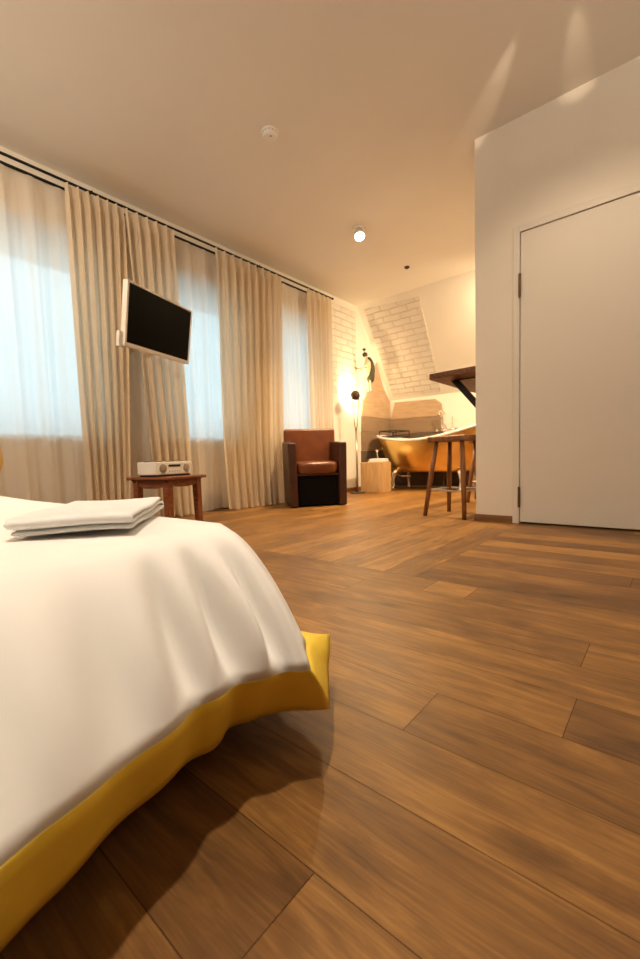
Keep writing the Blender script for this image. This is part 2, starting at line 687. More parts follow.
# exposed brick fields
slab_on('trim_1', [(WX, 4.58, 1.40), (WX, 5.20, 1.40), (WX, 5.20, 2.62), (WX, 4.58, 2.62)], (1, 0, 0), 0.004, BRICK, (0, 1, 0), (0, 0, 1), (WX, 0, 0))
sd = Vector((0, YKNEE - YTOP, ZKNEE - CEIL)).normalized()
sn = Vector((0, -(CEIL - ZKNEE), -(YKNEE - YTOP))).normalized()


def sp(x, z):
    return Vector((x, YTOP + (CEIL - z) / k, z))


slab_on('trim_2', [sp(-3.50, 2.66), sp(-2.64, 2.63), sp(-2.70, 1.46), sp(-3.52, 1.46)], sn, 0.004, BRICK, (1, 0, 0), tuple(sd), (0, YTOP, CEIL))

# tiered wooden cladding behind the bath: on the window wall ...
px = WX + 0.0
T = 0.018
lw = [
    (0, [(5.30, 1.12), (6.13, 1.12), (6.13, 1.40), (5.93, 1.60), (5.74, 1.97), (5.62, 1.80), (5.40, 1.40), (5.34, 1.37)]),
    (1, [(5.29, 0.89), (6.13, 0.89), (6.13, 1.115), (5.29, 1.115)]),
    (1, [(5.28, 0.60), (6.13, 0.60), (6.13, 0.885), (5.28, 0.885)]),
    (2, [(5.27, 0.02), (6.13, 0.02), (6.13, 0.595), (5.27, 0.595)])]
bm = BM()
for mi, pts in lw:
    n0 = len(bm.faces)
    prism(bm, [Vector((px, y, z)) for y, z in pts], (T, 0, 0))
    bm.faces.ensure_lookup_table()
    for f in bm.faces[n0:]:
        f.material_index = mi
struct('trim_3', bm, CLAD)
# ... and on the knee wall
rw = [
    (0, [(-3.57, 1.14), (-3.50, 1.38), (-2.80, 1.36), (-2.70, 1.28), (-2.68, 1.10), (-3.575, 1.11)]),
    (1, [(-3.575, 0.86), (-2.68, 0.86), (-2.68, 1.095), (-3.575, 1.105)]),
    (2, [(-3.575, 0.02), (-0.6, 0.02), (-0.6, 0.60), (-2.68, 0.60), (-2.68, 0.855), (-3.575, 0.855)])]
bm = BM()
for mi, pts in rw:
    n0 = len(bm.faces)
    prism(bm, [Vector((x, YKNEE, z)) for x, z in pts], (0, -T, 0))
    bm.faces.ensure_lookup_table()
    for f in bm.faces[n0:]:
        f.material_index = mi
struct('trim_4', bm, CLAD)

# door
d = struct('door_1', bx(DX0, DX1, DY - 0.004, DY + 0.036, 0.012, DH), DOORM, bevel=0.002)
bm = BM()
box(bm, DX0 - 0.047, DX0 - 0.004, DY - 0.014, DY + 0.02, 0, DH + 0.048)
box(bm, DX1 + 0.004, DX1 + 0.047, DY - 0.014, DY + 0.02, 0, DH + 0.048)
box(bm, DX0 - 0.004, DX1 + 0.004, DY - 0.014, DY + 0.02, DH + 0.004, DH + 0.048)
obj('door_casing', bm, DOORM, d, bevel=0.003)
for z0, z1 in ((0.115, 0.26), (1.55, 1.705)):
    bm = BM()
    tube(bm, [(DX0 - 0.002, DY - 0.020, z0), (DX0 - 0.002, DY - 0.020, z1)], 0.0085, 10)
    tube(bm, [(DX0 - 0.002, DY - 0.020, z0 + .05), (DX0 - 0.002, DY - 0.020, z0 + .052)], 0.0095, 10)
    obj('hinge', bm, BRONZEHINGE, d)
bm = BM()
lathe(bm, [(0.026, 0), (0.026, -0.008), (0.010, -0.012), (0.010, -0.05)], 20, (DX1 - 0.06, DY - 0.004, 1.0), 'y')
tube(bm, [(DX1 - 0.06, DY - 0.05, 1.0), (DX1 - 0.17, DY - 0.05, 1.0)], 0.010, 12)
obj('door_handle', bm, STEEL, d)

# baseboards
struct('baseboard_partition', bx(-1.130, DX0 - 0.048, DY - 0.012, DY, 0, 0.048), BASEW, bevel=0.002)
struct('baseboard_corner', bx(-1.130, -1.118, DY, 4.75, 0, 0.048), BASEW, bevel=0.002)
struct('baseboard_left', bx(WX, WX + 0.014, YB, 5.26, 0, 0.06), BASEW, bevel=0.002)
struct('baseboard_right', bx(DX1 + 0.05, XR, DY - 0.012, DY, 0, 0.048), BASEW, bevel=0.002)

# windows
for i, (a, b) in enumerate(WINS):
    bm = BM()
    fx0, fx1 = WO + 0.04, WO + 0.10
    fw_ = 0.055
    box(bm, fx0, fx1, a, a + fw_, SILL, HEAD)
    box(bm, fx0, fx1, b - fw_, b, SILL, HEAD)
    box(bm, fx0, fx1, a + fw_, b - fw_, SILL, SILL + fw_)
    box(bm, fx0, fx1, a + fw_, b - fw_, HEAD - 0.16, HEAD)
    wi = struct('window_%d' % (i + 1), bm, WHITEP, bevel=0.004)
    obj('pane', bx(fx0 + 0.02, fx0 + 0.026, a + fw_, b - fw_, SILL + fw_, HEAD - 0.16), GLASS, wi)
    obj('window_sill', bx(WO + 0.1, WX + 0.012, a, b, SILL - 0.001, SILL + 0.022), WHITEP, wi, bevel=0.003)
    bm = BM()
    tube(bm, [(fx1, b - 0.028, 1.38), (fx1 + 0.035, b - 0.028, 1.38), (fx1 + 0.035, b - 0.028, 1.27)], 0.008, 8)
    obj('window_handle', bm, STEEL, wi)

# ------------------------------------------------------------------ curtain rods and curtains
RX1, RX2 = WX + 0.135, WX + 0.052
RZ = 2.585
for x, z, r, lab in ((RX1, RZ + 0.008, 0.010, 'front black curtain rod carrying the heavy cream curtains'), (RX2, RZ - 0.005, 0.011, 'rear black curtain rod next to the wall carrying the sheers')):
    y1 = 4.48
    e = empty('curtain_rod', (x, 0, z), 0, lab, 'curtain rod')
    bm = BM()
    tube(bm, [(0, -0.9, 0), (0, y1, 0)], r, 12)
    obj('rod', bm, BLACKM, e, smooth=True)
    bm = BM()
    lathe(bm, [(0.0, 0), (0.013, 0.002), (0.015, 0.02), (0.0, 0.026)], 16, (0, y1, 0), 'y')
    obj('finial', bm, BLACKM, e, smooth=True)
    for yy in (-0.5, 1.50, 3.22, 4.42):
        if x == RX1:
            bm = BM()
            box(bm, WX - x, 0.0, yy - 0.006, yy + 0.006, 0.006, 0.018)
            box(bm, WX - x, WX - x + 0.006, yy - 0.02, yy + 0.02, -0.02, 0.04)
            obj('bracket', bm, BLACKM, e)


def curtain(name, yt, yb, x, m, label, group, folds, amp, z1, z0=0.012, out=0.0, seed=0, split=0.0, flip=0.0):
    rnd = random.Random(seed)
    NU, NV = int(folds * 18), 46
    ph = [rnd.uniform(-1.8, 1.8) for _ in range(int(folds) + 3)]
    am = [rnd.uniform(0.55, 1.25) for _ in range(int(folds) + 3)]
    dr = [rnd.uniform(-1, 1) for _ in range(int(folds) + 3)]
    bm = BM()
    G = []

    def smp(L, t):
        i = int(t)
        f = t - i
        f = f * f * (3 - 2 * f)
        return L[i] * (1 - f) + L[i + 1] * f
    for j in range(NV + 1):
        v = j / NV   # 0 top .. 1 bottom
        row = []
        vv = v ** 1.2
        for i in range(NU + 1):
            u = i / NU
            t = u * folds
            A = yt[0] * (1 - vv) + yb[0] * vv
            B = yt[1] * (1 - vv) + yb[1] * vv
            y = A + (B - A) * u + smp(dr, t) * 0.022 * v * math.sin(PI * u)
            a = amp * (0.75 * (1 - v) + smp(am, t) * (0.35 + 0.9 * v))
            ang = 2 * PI * t + smp(ph, t) * (0.3 + v)
            xx = x + a * math.sin(ang) + 0.35 * a * math.sin(2.3 * ang + 1.3 * v) + 0.12 * a * math.sin(5.1 * ang + 2.0 * v) + out * max(0, v - 0.55) ** 2 * 4.9
            # pinch pleat heading
            if v < 0.03:
                xx = x + a * 0.7 * math.sin(ang)
            z = z1 + (z0 - z1) * v
            if v > 0.97:
                z += 0.012 * math.sin(ang * 0.5)
                z = max(z, 0.004)
            y += 0.25 * a * math.cos(ang)
            row.append(bm.verts.new((xx, y, z)))
        G.append(row)
    for j in range(NV):
        for i in range(NU):
            bm.faces.new((G[j][i], G[j][i + 1], G[j + 1][i + 1], G[j + 1][i]))
    o = obj(name, bm, m, smooth=True)
    tag(o, label, 'curtain', group)
    return o


SX = RX2 - 0.0
curtain('sheer_curtain', (-0.05, 1.44), (0.0, 1.46), SX, SHEER, 'sheer white curtain over the leftmost window', 'sheer curtains', 8, 0.016, RZ - 0.02, seed=1)
curtain('sheer_curtain', (1.44, 2.88), (1.50, 2.86), SX, SHEER, 'sheer white curtain over the middle window, behind the television', 'sheer curtains', 8, 0.016, RZ - 0.02, seed=2)
curtain('sheer_curtain', (2.88, 4.35), (2.90, 4.33), SX, SHEER, 'sheer white curtain over the far window, behind the armchair', 'sheer curtains', 8, 0.016, RZ - 0.02, seed=3)
HX = RX1 + 0.002
curtain('curtain', (1.30, 1.73), (1.32, 1.62), HX, HEAVY, 'cream curtain left of the television, bunched at the rod', 'heavy cream curtains', 6, 0.030, RZ - 0.003, seed=4)
curtain('curtain', (1.74, 2.18), (1.88, 2.24), HX, HEAVY, 'cream curtain hanging directly behind the television', 'heavy cream curtains', 5, 0.030, RZ - 0.003, seed=5)
curtain('curtain', (2.62, 3.53), (2.62, 3.40), HX, HEAVY, 'wide cream curtain left of the armchair with its hem pooling on the floor', 'heavy cream curtains', 9, 0.030, RZ - 0.003, 0.006, out=0.06, seed=6)
curtain('curtain', (3.98, 4.46), (4.00, 4.44), HX, HEAVY, 'cream curtain at the far end of the rods, behind the armchair', 'heavy cream curtains', 5, 0.030, RZ - 0.003, seed=7)

# ------------------------------------------------------------------ bed
bed = empty('bed', (-1.5, -0.5, 0), 0, 'low bed with a dark base under the white bedspread', 'bed')
# bed occupies x -2.5..-0.57, y -1.45..0.44
bxo, byo = -1.5, -0.5
obj('bed_base', bx(-2.55 - bxo, -0.68 - bxo, -1.45 - byo, 0.32 - byo, 0.05, 0.20), DARKBASE, bed, bevel=0.01)
for lx in (-2.45, -0.80):
    for ly in (-1.35, 0.22):
        bm = BM()
        tube(bm, [(lx - bxo, ly - byo, 0), (lx - bxo, ly - byo, 0.05)], 0.025, 12)
        obj('leg', bm, DARKBASE, bed)
bm = bx(-2.58 - bxo, -0.62 - bxo, -1.48 - byo, 0.38 - byo, 0.20, 0.365)
obj('mattress', bm, MATTR, bed, bevel=0.04)
obj('headboard', bx(-2.72 - bxo, -2.60 - bxo, -1.50 - byo, 0.42 - byo, 0.0, 0.80), DARKBASE, bed, bevel=0.02)

# bedspread: stations (shoulder, seam, hem)
ST = [
    ((-0.57, -1.50), (-0.42, -1.50, 0.19), (-0.47, -1.50, 0.07)),
    ((-0.57, -1.00), (-0.43, -1.00, 0.19), (-0.48, -1.00, 0.07)),
    ((-0.57, -0.50), (-0.41, -0.50, 0.19), (-0.46, -0.50, 0.07)),
    ((-0.57, -0.20), (-0.40, -0.20, 0.19), (-0.45, -0.20, 0.07)),
    ((-0.57, 0.02), (-0.385, 0.02, 0.19), (-0.435, 0.02, 0.07)),
    ((-0.57, 0.12), (-0.408, 0.115, 0.19), (-0.468, 0.12, 0.07)),
    ((-0.57, 0.22), (-0.432, 0.22, 0.19), (-0.505, 0.23, 0.07)),
    ((-0.57, 0.31), (-0.452, 0.31, 0.19), (-0.520, 0.345, 0.07)),
    ((-0.568, 0.38), (-0.438, 0.39, 0.19), (-0.527, 0.44, 0.07)),
    ((-0.560, 0.430), (-0.400, 0.441, 0.19), (-0.441, 0.531, 0.07)),
    ((-0.61, 0.462), (-0.52, 0.56, 0.165), (-0.543, 0.664, 0.13)),
    ((-0.70, 0.475), (-0.66, 0.575, 0.165), (-0.67, 0.66, 0.10)),
    ((-0.85, 0.48), (-0.85, 0.57, 0.17), (-0.85, 0.62, 0.07)),
    ((-1.20, 0.48), (-1.20, 0.56, 0.18), (-1.20, 0.60, 0.07)),
    ((-1.80, 0.48), (-1.80, 0.57, 0.18), (-1.80, 0.61, 0.07)),
    ((-2.55, 0.48), (-2.55, 0.56, 0.18), (-2.55, 0.60, 0.07)),
]


def cr(a, b, c, d, t):
    return 0.5 * ((2 * b) + (-a + c) * t + (2 * a - 5 * b + 4 * c - d) * t * t + (-a + 3 * b - 3 * c + d) * t ** 3)


def sample(sts):
    out = []
    n = len(sts)
    for i in range(n - 1):
        P = [sts[max(i - 1, 0)], sts[i], sts[i + 1], sts[min(i + 2, n - 1)]]
        sub = 14
        for s in range(sub):
            t = s / sub
            o = []
            for kk in range(3):
                if kk == 2 and 8 <= i <= 11 or kk == 1 and 8 <= i <= 9:
                    o.append(Vector(P[1][kk]).lerp(Vector(P[2][kk]), t))
                    continue
                o.append(Vector([cr(P[0][kk][q], P[1][kk][q], P[2][kk][q], P[3][kk][q], t) for q in range(len(P[1][kk]))]))
            out.append(o)
    out.append([Vector(c) for c in sts[-1]])
    return out


SS = sample(ST)
ZT = 0.392
rnd = random.Random(3)
folds = []
acc = 0
white_rows, gold_rows = [], []
N = len(SS)
prevp = None
for idx, (sh, seam, hem) in enumerate(SS):
    if prevp is not None:
        acc += (seam - prevp).length
    prevp = seam
    shoulder = Vector((sh[0], sh[1], ZT - 0.012))
    outd = Vector((seam[0] - sh[0], seam[1] - sh[1], 0))
    outd.normalize()
    # fold displacement: strong near the corner, softer elsewhere
    dc = abs(idx - 9 * 14) / 14.0
    k1 = math.exp(-(dc / 3.0) ** 2)
    fold = (0.003 + 0.020 * k1) * math.sin(acc * 70 + 1.3 * math.sin(acc * 17)) + 0.003 * math.sin(acc * 23 + 0.7) + 0.0025 * k1 * math.sin(acc * 133 + 2 * math.sin(acc * 31))
    if 8.7 * 14 < idx < 10.5 * 14:
        fold *= 0.2
    inner = []
    for ins, dz in ((0.30, 0.0), (0.20, 0.002), (0.12, 0.002), (0.07, 0.001), (0.035, -0.002)):
        cx, cyy = sh[0] - outd.x * ins, sh[1] - outd.y * ins
        inner.append(Vector((cx, cyy, ZT + dz)))
    col = inner + [shoulder]
    c1 = shoulder + outd * (0.38 * (seam - shoulder).to_2d().length) + Vector((0, 0, -0.026))
    c2 = seam + Vector((-outd.x * 0.034, -outd.y * 0.034, 0.065))
    NR = 14
    for r_ in range(1, NR + 1):
        t = r_ / NR
        p = shoulder * (1 - t) ** 3 + c1 * 3 * t * (1 - t) ** 2 + c2 * 3 * t * t * (1 - t) + seam * t ** 3
        p = p + outd * fold * (1.3 * math.sin(min(1.0, t) ** 1.5 * PI) + 0.28 * t)
        col.append(p)
    white_rows.append(col)
    g = [col[-1].copy()]
    for r_ in range(1, 6):
        t = r_ / 5
        p = seam.lerp(hem, t) + outd * (fold * 0.28 * (1 + 0.3 * t) + 0.004 * math.sin(PI * t))
        g.append(p)
    gold_rows.append(g)


def grid_mesh(rows):
    bm = BM()
    V = [[bm.verts.new(p) for p in col] for col in rows]
    for i in range(len(V) - 1):
        for j in range(len(V[0]) - 1):
            try:
                bm.faces.new((V[i][j], V[i + 1][j], V[i + 1][j + 1], V[i][j + 1]))
            except ValueError:
                pass
    return bm, V


# straight inner ring: use a fixed inset rectangle so that the corner does not fold over itself
for i, col in enumerate(white_rows):
    sh = SS[i][0]
    for q, ins in enumerate((0.30, 0.20, 0.12, 0.07, 0.035)):
        x = min(sh[0], -0.57 - ins)
        y = min(sh[1], 0.48 - ins)
        col[q].x, col[q].y = (x, y)
        col[q].z += 0.003 * math.sin(9 * x + 4) * math.sin(8 * y)
bm, V = grid_mesh(white_rows)
# top sheet: close to the far/head edges
inner = [c[0] for c in V]
cl = bm.verts.new((-2.55, -1.50, ZT))
try:
    bm.faces.new(inner + [cl])
except ValueError:
    pass
# head end drop
spread = obj('bedspread', bm, COVER, smooth=True, loc=(0, 0, 0))
tag(spread, 'white bedspread with a gold border draped over the low bed', 'bedspread')
so = spread.modifiers.new('solid', 'SOLIDIFY')
so.thickness = 0.004
so.offset = -1
bm, V = grid_mesh(gold_rows)
bo = obj('border', bm, GOLD, spread, smooth=True)
so = bo.modifiers.new('solid', 'SOLIDIFY')
so.thickness = 0.005
so.offset = -1
bo['label'] = 'gold yellow hem border'

# yellow pillow at the head end
bm = BM()
superbox(bm, (0, 0, 0), (0.07, 0.30, 0.17), 2.6, 14)
pl = obj('pillow', bm, YPILLOW, smooth=True)
pl.location = (-2.40, 0.25, 0.56)
pl.rotation_euler = (0, -0.35, 0)
tag(pl, 'yellow pillow leaning at the head end of the bed', 'pillow')

# folded towel


def towel():
    bm = BM()
    # folded strip: three layers, fold on the far right end (local +x)
    L, Wd = 0.292, 0.175
    NY = 16
    th = 0.0062
    prof = []   # path of the mid line in x-z
    z = th
    path = []
    layers = 3
    for k in range(layers):
        z = th * 0.62 + k * th * 1.55
        xs = [i / 24 for i in range(25)]
        if k % 2:
            xs = xs[::-1]
        for x in xs:
            path.append((x * (L - 0.02 * (k == 2)), z))
        if k < layers - 1:
            xe = path[-1][0]
            sgn = 1 if k % 2 == 0 else -1
            for a in (0.25, 0.5, 0.75):
                path.append((xe + sgn * th * 0.9 * math.sin(a * PI), z + th * 1.55 * a))
    rows = []
    for (x, z) in path:
        col = []
        for j in range(NY + 1):
            v = j / NY
            sag = 0.0015 * math.sin(9 * x / L + 5 * v)
            col.append(Vector((x - L / 2, (v - 0.5) * Wd * (1 + 0.03 * math.sin(7 * z / th + x * 10)), z + sag + 0.004)))
        rows.append(col)
    bm, V = grid_mesh(rows)
    return bm


tw = obj('towel', towel(), TOWEL, smooth=True)
s_ = tw.modifiers.new('solid', 'SOLIDIFY')
s_.thickness = 0.008
s_.offset = 0
s2 = tw.modifiers.new('sub', 'SUBSURF')
s2.levels = s2.render_levels = 1
tw.location = (-0.80, 0.325, ZT + 0.004)
tw.rotation_euler = (0, 0, math.radians(142))
tag(tw, 'folded white towel lying on the bedspread', 'towel')

# ------------------------------------------------------------------ television
tvc = (-2.75, 1.60, 1.452)
tv = empty('television', tvc, 0, 'flat black television with a slim white frame on a wall arm', 'television')
tv.rotation_mode = 'XYZ'
yaw, pit, rol = 1.949, 0.164, 0.022
X = Vector((math.cos(yaw), math.sin(yaw), 0))
Nn = Vector((-math.sin(yaw), math.cos(yaw), 0))
Z = Vector((0, 0, 1))
U = Z * math.cos(pit) - Nn * math.sin(pit)
X2 = X * math.cos(rol) + U * math.sin(rol)
U2 = -X * math.sin(rol) + U * math.cos(rol)
B2 = U2.cross(X2) * -1   # back direction
B2 = X2.cross(U2) * -1
Mr = Matrix((X2, B2, U2)).transposed()
tv.rotation_euler = Mr.to_euler()
W2, H2 = 0.33, 0.199
fr = 0.016
bm = BM()
box(bm, -W2, W2, 0.004, 0.034, -H2, H2)
obj('housing', bm, WHITEP, tv, bevel=0.006)
bm = BM()
box(bm, -W2, -W2 + fr, -0.006, 0.006, -H2, H2)
box(bm, W2 - fr * 0.7, W2, -0.006, 0.006, -H2, H2)
box(bm, -W2 + fr, W2 - fr * 0.7, -0.006, 0.006, H2 - fr * 0.8, H2)
box(bm, -W2 + fr, W2 - fr * 0.7, -0.006, 0.006, -H2, -H2 + fr * 1.5)
obj('frame', bm, WHITEP, tv, bevel=0.0015)
obj('screen', bx(-W2 + fr, W2 - fr * .7, -0.001, 0.003, -H2 + fr * 1.5, H2 - fr * .8), SCREEN, tv)
obj('control_box', bx(-W2 - 0.03, -W2 + 0.02, 0.010, 0.036, -H2 - 0.012, -H2 + 0.085), WHITEP, tv, bevel=0.004)
bm = BM()
box(bm, -0.08, 0.08, 0.034, 0.045, -0.08, 0.08)
obj('mount_plate', bm, WHITEP, tv, bevel=0.002)
# wall arm in world space
inv = Matrix.Translation(Vector(tvc)) @ Mr.to_4x4()
inv = inv.inverted()
bm = BM()
p0 = inv @ Vector((WX, 1.775, 1.47))
p1 = inv @ Vector((-3.2, 1.80, 1.47))
p2 = Vector((0, 0.045, 0))
tube(bm, [p0, p1, p2], 0.016, 12)
obj('wall_arm', bm, WHITEP, tv, smooth=True)
bm = BM()
tube(bm, [(-0.14, 0.012, -H2), (-0.14, 0.012, -H2 - 0.018)], 0.006, 8)
obj('cable_stub', bm, WHITEP, tv)

# ------------------------------------------------------------------ wooden side stool with radio
sx, sy = 0.20, 0.20
ws = empty('side_table', (-2.88, 1.66, 0), math.radians(14), 'small reddish wooden stool used as a side table, in front of the curtain', 'side table')
zt = 0.405
bm = BM()
prism(bm, [Vector((-sx, -sy, zt)), Vector((sx, -sy, zt)), Vector((sx, sy, zt)), Vector((-sx, sy, zt))], (0, 0, -0.022))
obj('table_top', bm, REDWOOD, ws, bevel=0.006)
for s in (-1, 1):
    bm = BM()   # curved aprons
    y = s * (sy - 0.045)
    prism(bm, [Vector((-sx + .02, y - .009, zt - .022)), Vector((sx - .02, y - .009, zt - .022)), Vector((sx - .055, y - .009, zt - .065)),
               Vector((0.06, y - .009, zt - .085)), Vector((-0.06, y - .009, zt - .085)), Vector((-sx + .055, y - .009, zt - .065))], (0, 0.018, 0))
    obj('apron', bm, REDWOOD, ws, bevel=0.003)
    bm = BM()
    x = s * (sx - 0.045)
    prism(bm, [Vector((x - .009, -sy + .012, zt - .022)), Vector((x - .009, sy - .012, zt - .022)), Vector((x - .009, sy - .045, zt - .062)),
               Vector((x - .009, 0.04, zt - .078)), Vector((x - .009, -0.04, zt - .078)), Vector((x - .009, -sy + .045, zt - .062))], (0.018, 0, 0))
    obj('apron', bm, REDWOOD, ws, bevel=0.003)
for a in (-1, 1):
    for b in (-1, 1):
        bm = BM()
        t0 = Vector((a * (sx - 0.055), b * (sy - 0.055), zt - 0.022))
        b0 = Vector((a * (sx - 0.050), b * (sy - 0.050), 0))
        h = 0.025
        va = [bm.verts.new(b0 + Vector((i * h * .85, j * h * .85, 0))) for i, j in ((-1, -1), (1, -1), (1, 1), (-1, 1))]
        vb = [bm.verts.new(t0 + Vector((i * h, j * h, 0))) for i, j in ((-1, -1), (1, -1), (1, 1), (-1, 1))]
        bm.faces.new(va[::-1])
        bm.faces.new(vb)
        for q in range(4):
            bm.faces.new((va[q], va[(q + 1) % 4], vb[(q + 1) % 4], vb[q]))
        obj('leg', bm, REDWOOD, ws, bevel=0.004)

rd = empty('radio', (-2.88, 1.645, zt), math.radians(12), 'white tabletop radio with two round speakers on the small wooden stool', 'radio')
hx, hy = 0.10, 0.165      # front faces +x
obj('base', bx(-hx + .01, hx - .008, -hy + .01, hy - .01, 0.0, 0.012), BLACKP, rd, bevel=0.003)
obj('housing', bx(-hx, hx, -hy, hy, 0.012, 0.105), WHITEP, rd, bevel=0.007)
for y in (-0.108, 0.112):
    bm = BM()
    lathe(bm, [(0.0, 0.0035), (0.020, 0.0035), (0.022, 0.0015), (0.030, 0.0015), (0.031, -0.004)], 28, (hx, y, 0.056), 'x')
    o = obj('speaker', bm, SPEAKM, rd, smooth=True)
    bm = BM()
    tube(bm, [(hx + 0.001, y + 0.031 * math.cos(t * PI / 14), 0.056 + 0.031 * math.sin(t * PI / 14)) for t in range(28)], 0.0018, 6, True)
    obj('speaker_ring', bm, STEEL, o, smooth=True)
obj('display', bx(hx - 0.004, hx + 0.002, -0.058, 0.052, 0.068, 0.084), BLACKP, rd)
for y in (-0.105, 0.085):
    bm = bx(-0.045, 0.045, y - 0.045, y + 0.045, 0.105, 0.110)
    obj('top_panel', bm, BLACKP, rd, bevel=0.002)
for q in range(5):
    bm = BM()
    tube(bm, [(hx, -0.05 + q * 0.024, 0.036), (hx + 0.003, -0.05 + q * 0.024, 0.036)], 0.004, 10)
    obj('button', bm, STEEL, rd)

gb = obj('socket_box', bx(-0.014, 0.014, -0.085, 0.085, 0, 0.17), GREYBOX, bevel=0.008)
gb.location = (WX + 0.016, 2.55, 0.0)
tag(gb, 'small grey box on the floor behind the sheer curtain, right of the wooden stool', 'box')

# ------------------------------------------------------------------ armchair
ac = empty('armchair', (-2.98, 3.45, 0), math.radians(52), 'brown leather armchair with boxy arms by the curtains', 'armchair')
hw, hd = 0.31, 0.245


def arm(s):
    bm = BM()
    x0, x1 = (hw - 0.085, hw) if s > 0 else (-hw, -hw + 0.085)
    v = box(bm, x0, x1, -hd, hd, 0.008, 0.665)
    # slight taper: narrower at the bottom, sloping arm top
    for q in v:
        if q.co.z < 0.1:
            q.co.x *= 0.97
        if q.co.z > 0.5 and q.co.y > 0:
            q.co.z += 0.03
    return bm


for s in (-1, 1):
    obj('armrest', arm(s), LEATHERD, ac, bevel=0.014)
bm = BM()
v = box(bm, -hw + 0.02, hw - 0.02, hd - 0.10, hd + 0.01, 0.30, 0.835)
for q in v:
    if q.co.z > 0.5:
        q.co.y += 0.025
obj('backrest', bm, LEATHER, ac, bevel=0.024)
obj('back_shell', bx(-hw + .03, hw - .03, hd - 0.05, hd, 0.008, 0.31), LEATHERD, ac, bevel=0.01)
bm = BM()
superbox(bm, (0, -0.05, 0.405), (hw - 0.087, 0.215, 0.07), 5, 20)
obj('seat_cushion', bm, LEATHER, ac, smooth=True)
obj('front_opening_shade', bx(-hw + .088, hw - .088, -hd + 0.05, -hd + 0.07, 0.02, 0.345), VOID, ac)  # black sheet standing for the shade in the open front below the seat
obj('seat_frame', bx(-hw + .085, hw - .085, -hd + 0.02, hd - .06, 0.325, 0.345), LEATHERD, ac)

# ------------------------------------------------------------------ floor lamp (spotlight on a forked pole)
LX, LY = -3.35, 4.80
fl = empty('floor_lamp', (LX, LY, 0), 0, 'slim floor lamp with a dark spotlight head on a forked pole, lighting the wall', 'lamp')
bm = BM()
lathe(bm, [(0.0, 0.0), (0.11, 0.0), (0.11, 0.012), (0.03, 0.022), (0.0, 0.024)], 28)
obj('base', bm, BRONZE, fl, smooth=False)
bm = BM()
tube(bm, [(0, 0, 0.02), (0, 0, 0.86)], 0.013, 12)
obj('pole', bm, STEEL, fl, smooth=True)
fd = Vector((0.77, 0.64, 0)) * 0.045
for s in (-1, 1):
    bm = BM()
    tube(bm, [(0, 0, 0.84), (fd.x * s * 0.4, fd.y * s * 0.4, 0.95), (fd.x * s, fd.y * s, 1.31)], 0.007, 8)
    obj('fork_rod', bm, STEEL, fl, smooth=True)
bm = BM()
tube(bm, [(-fd.x, -fd.y, 1.20), (fd.x, fd.y, 1.20)], 0.006, 8)
obj('crossbar', bm, STEEL, fl, smooth=True)
hdir = Vector((-0.62, 0.62, 0.30)).normalized()
bm = BM()
tube(bm, [Vector((0, 0, 1.35)) - hdir * 0.09, Vector((0, 0, 1.35)) - hdir * 0.07, Vector((0, 0, 1.35)) + hdir * 0.01, Vector((0, 0, 1.35)) + hdir * 0.02],
     [0.030, 0.052, 0.066, 0.066], 20)
lh = obj('lamp_head', bm, BRONZE, fl, smooth=True)
bm = BM()
tube(bm, [Vector((0, 0, 1.35)) + hdir * 0.022, Vector((0, 0, 1.35)) + hdir * 0.028], 0.055, 20)
obj('bulb', bm, BULB, lh)
light('floor_lamp_light', 'SPOT', Vector((LX, LY, 1.35)) + hdir * 0.04, 55, (1.0, 0.66, 0.33), 0.04, Vector((LX, LY, 1.35)) + hdir, 150, 0.8)

# ------------------------------------------------------------------ figure sculpture on the wall
fg = empty('figurine', (WX + 0.20, 5.17, 1.44), math.radians(40), 'small hanging figure sculpture in dark green above the floor lamp', 'sculpture')


def skin(name, pts, edges, radii, m, parent, sub=2):
    me = bpy.data.meshes.new(name)
    me.from_pydata([Vector(p) for p in pts], edges, [])
    me.materials.append(m)
    o = bpy.data.objects.new(name, me)
    COL.objects.link(o)
    o.parent = parent
    sk = o.modifiers.new('skin', 'SKIN')
    sv = me.skin_vertices[0].data
    for i, rr in enumerate(radii):
        sv[i].radius = rr if isinstance(rr, tuple) else (rr, rr)
        sv[i].use_root = (i == 0)
    sk.use_smooth_shade = True
    s = o.modifiers.new('sub', 'SUBSURF')
    s.levels = s.render_levels = sub
    return o


# body: bent forwards, pelvis first, two thin legs, two arms, neck and head
skin('body', [(0.035, 0, 0.26), (0.055, 0, 0.36), (0.035, 0, 0.45), (0.0, 0, 0.49), (-0.02, 0, 0.515),
              (0.02, 0.03, 0.14), (0.02, 0.03, 0.01), (0.045, -0.03, 0.14), (0.05, -0.03, 0.01),
              (-0.03, 0.05, 0.38), (-0.085, 0.03, 0.30), (-0.03, -0.05, 0.37), (-0.10, -0.03, 0.31)],
     [(0, 1), (1, 2), (2, 3), (3, 4), (0, 5), (5, 6), (0, 7), (7, 8), (2, 9), (9, 10), (2, 11), (11, 12)],
     [0.045, 0.042, 0.045, 0.018, 0.03, 0.013, 0.009, 0.013, 0.009, 0.014, 0.010, 0.014, 0.010], FIGL, fg)
skin('coat', [(0.045, 0, 0.12), (0.060, 0, 0.22), (0.078, 0, 0.34), (0.055, 0, 0.43), (0.012, 0, 0.50)], [(0, 1), (1, 2), (2, 3), (3, 4)],
     [(0.05, 0.06), (0.058, 0.06), (0.042, 0.05), (0.045, 0.05), (0.035, 0.035)], FIGD, fg)
bm = BM()
ellipsoid(bm, (-0.018, 0, 0.530), (0.040, 0.036, 0.036))
obj('hair', bm, FIGD, fg, smooth=True)
bm = BM()
ellipsoid(bm, (-0.03, 0, 0.605), (0.026, 0.024, 0.018))
tube(bm, [(-0.03, 0, 0.605), (-0.025, 0, 0.55)], 0.004, 6)
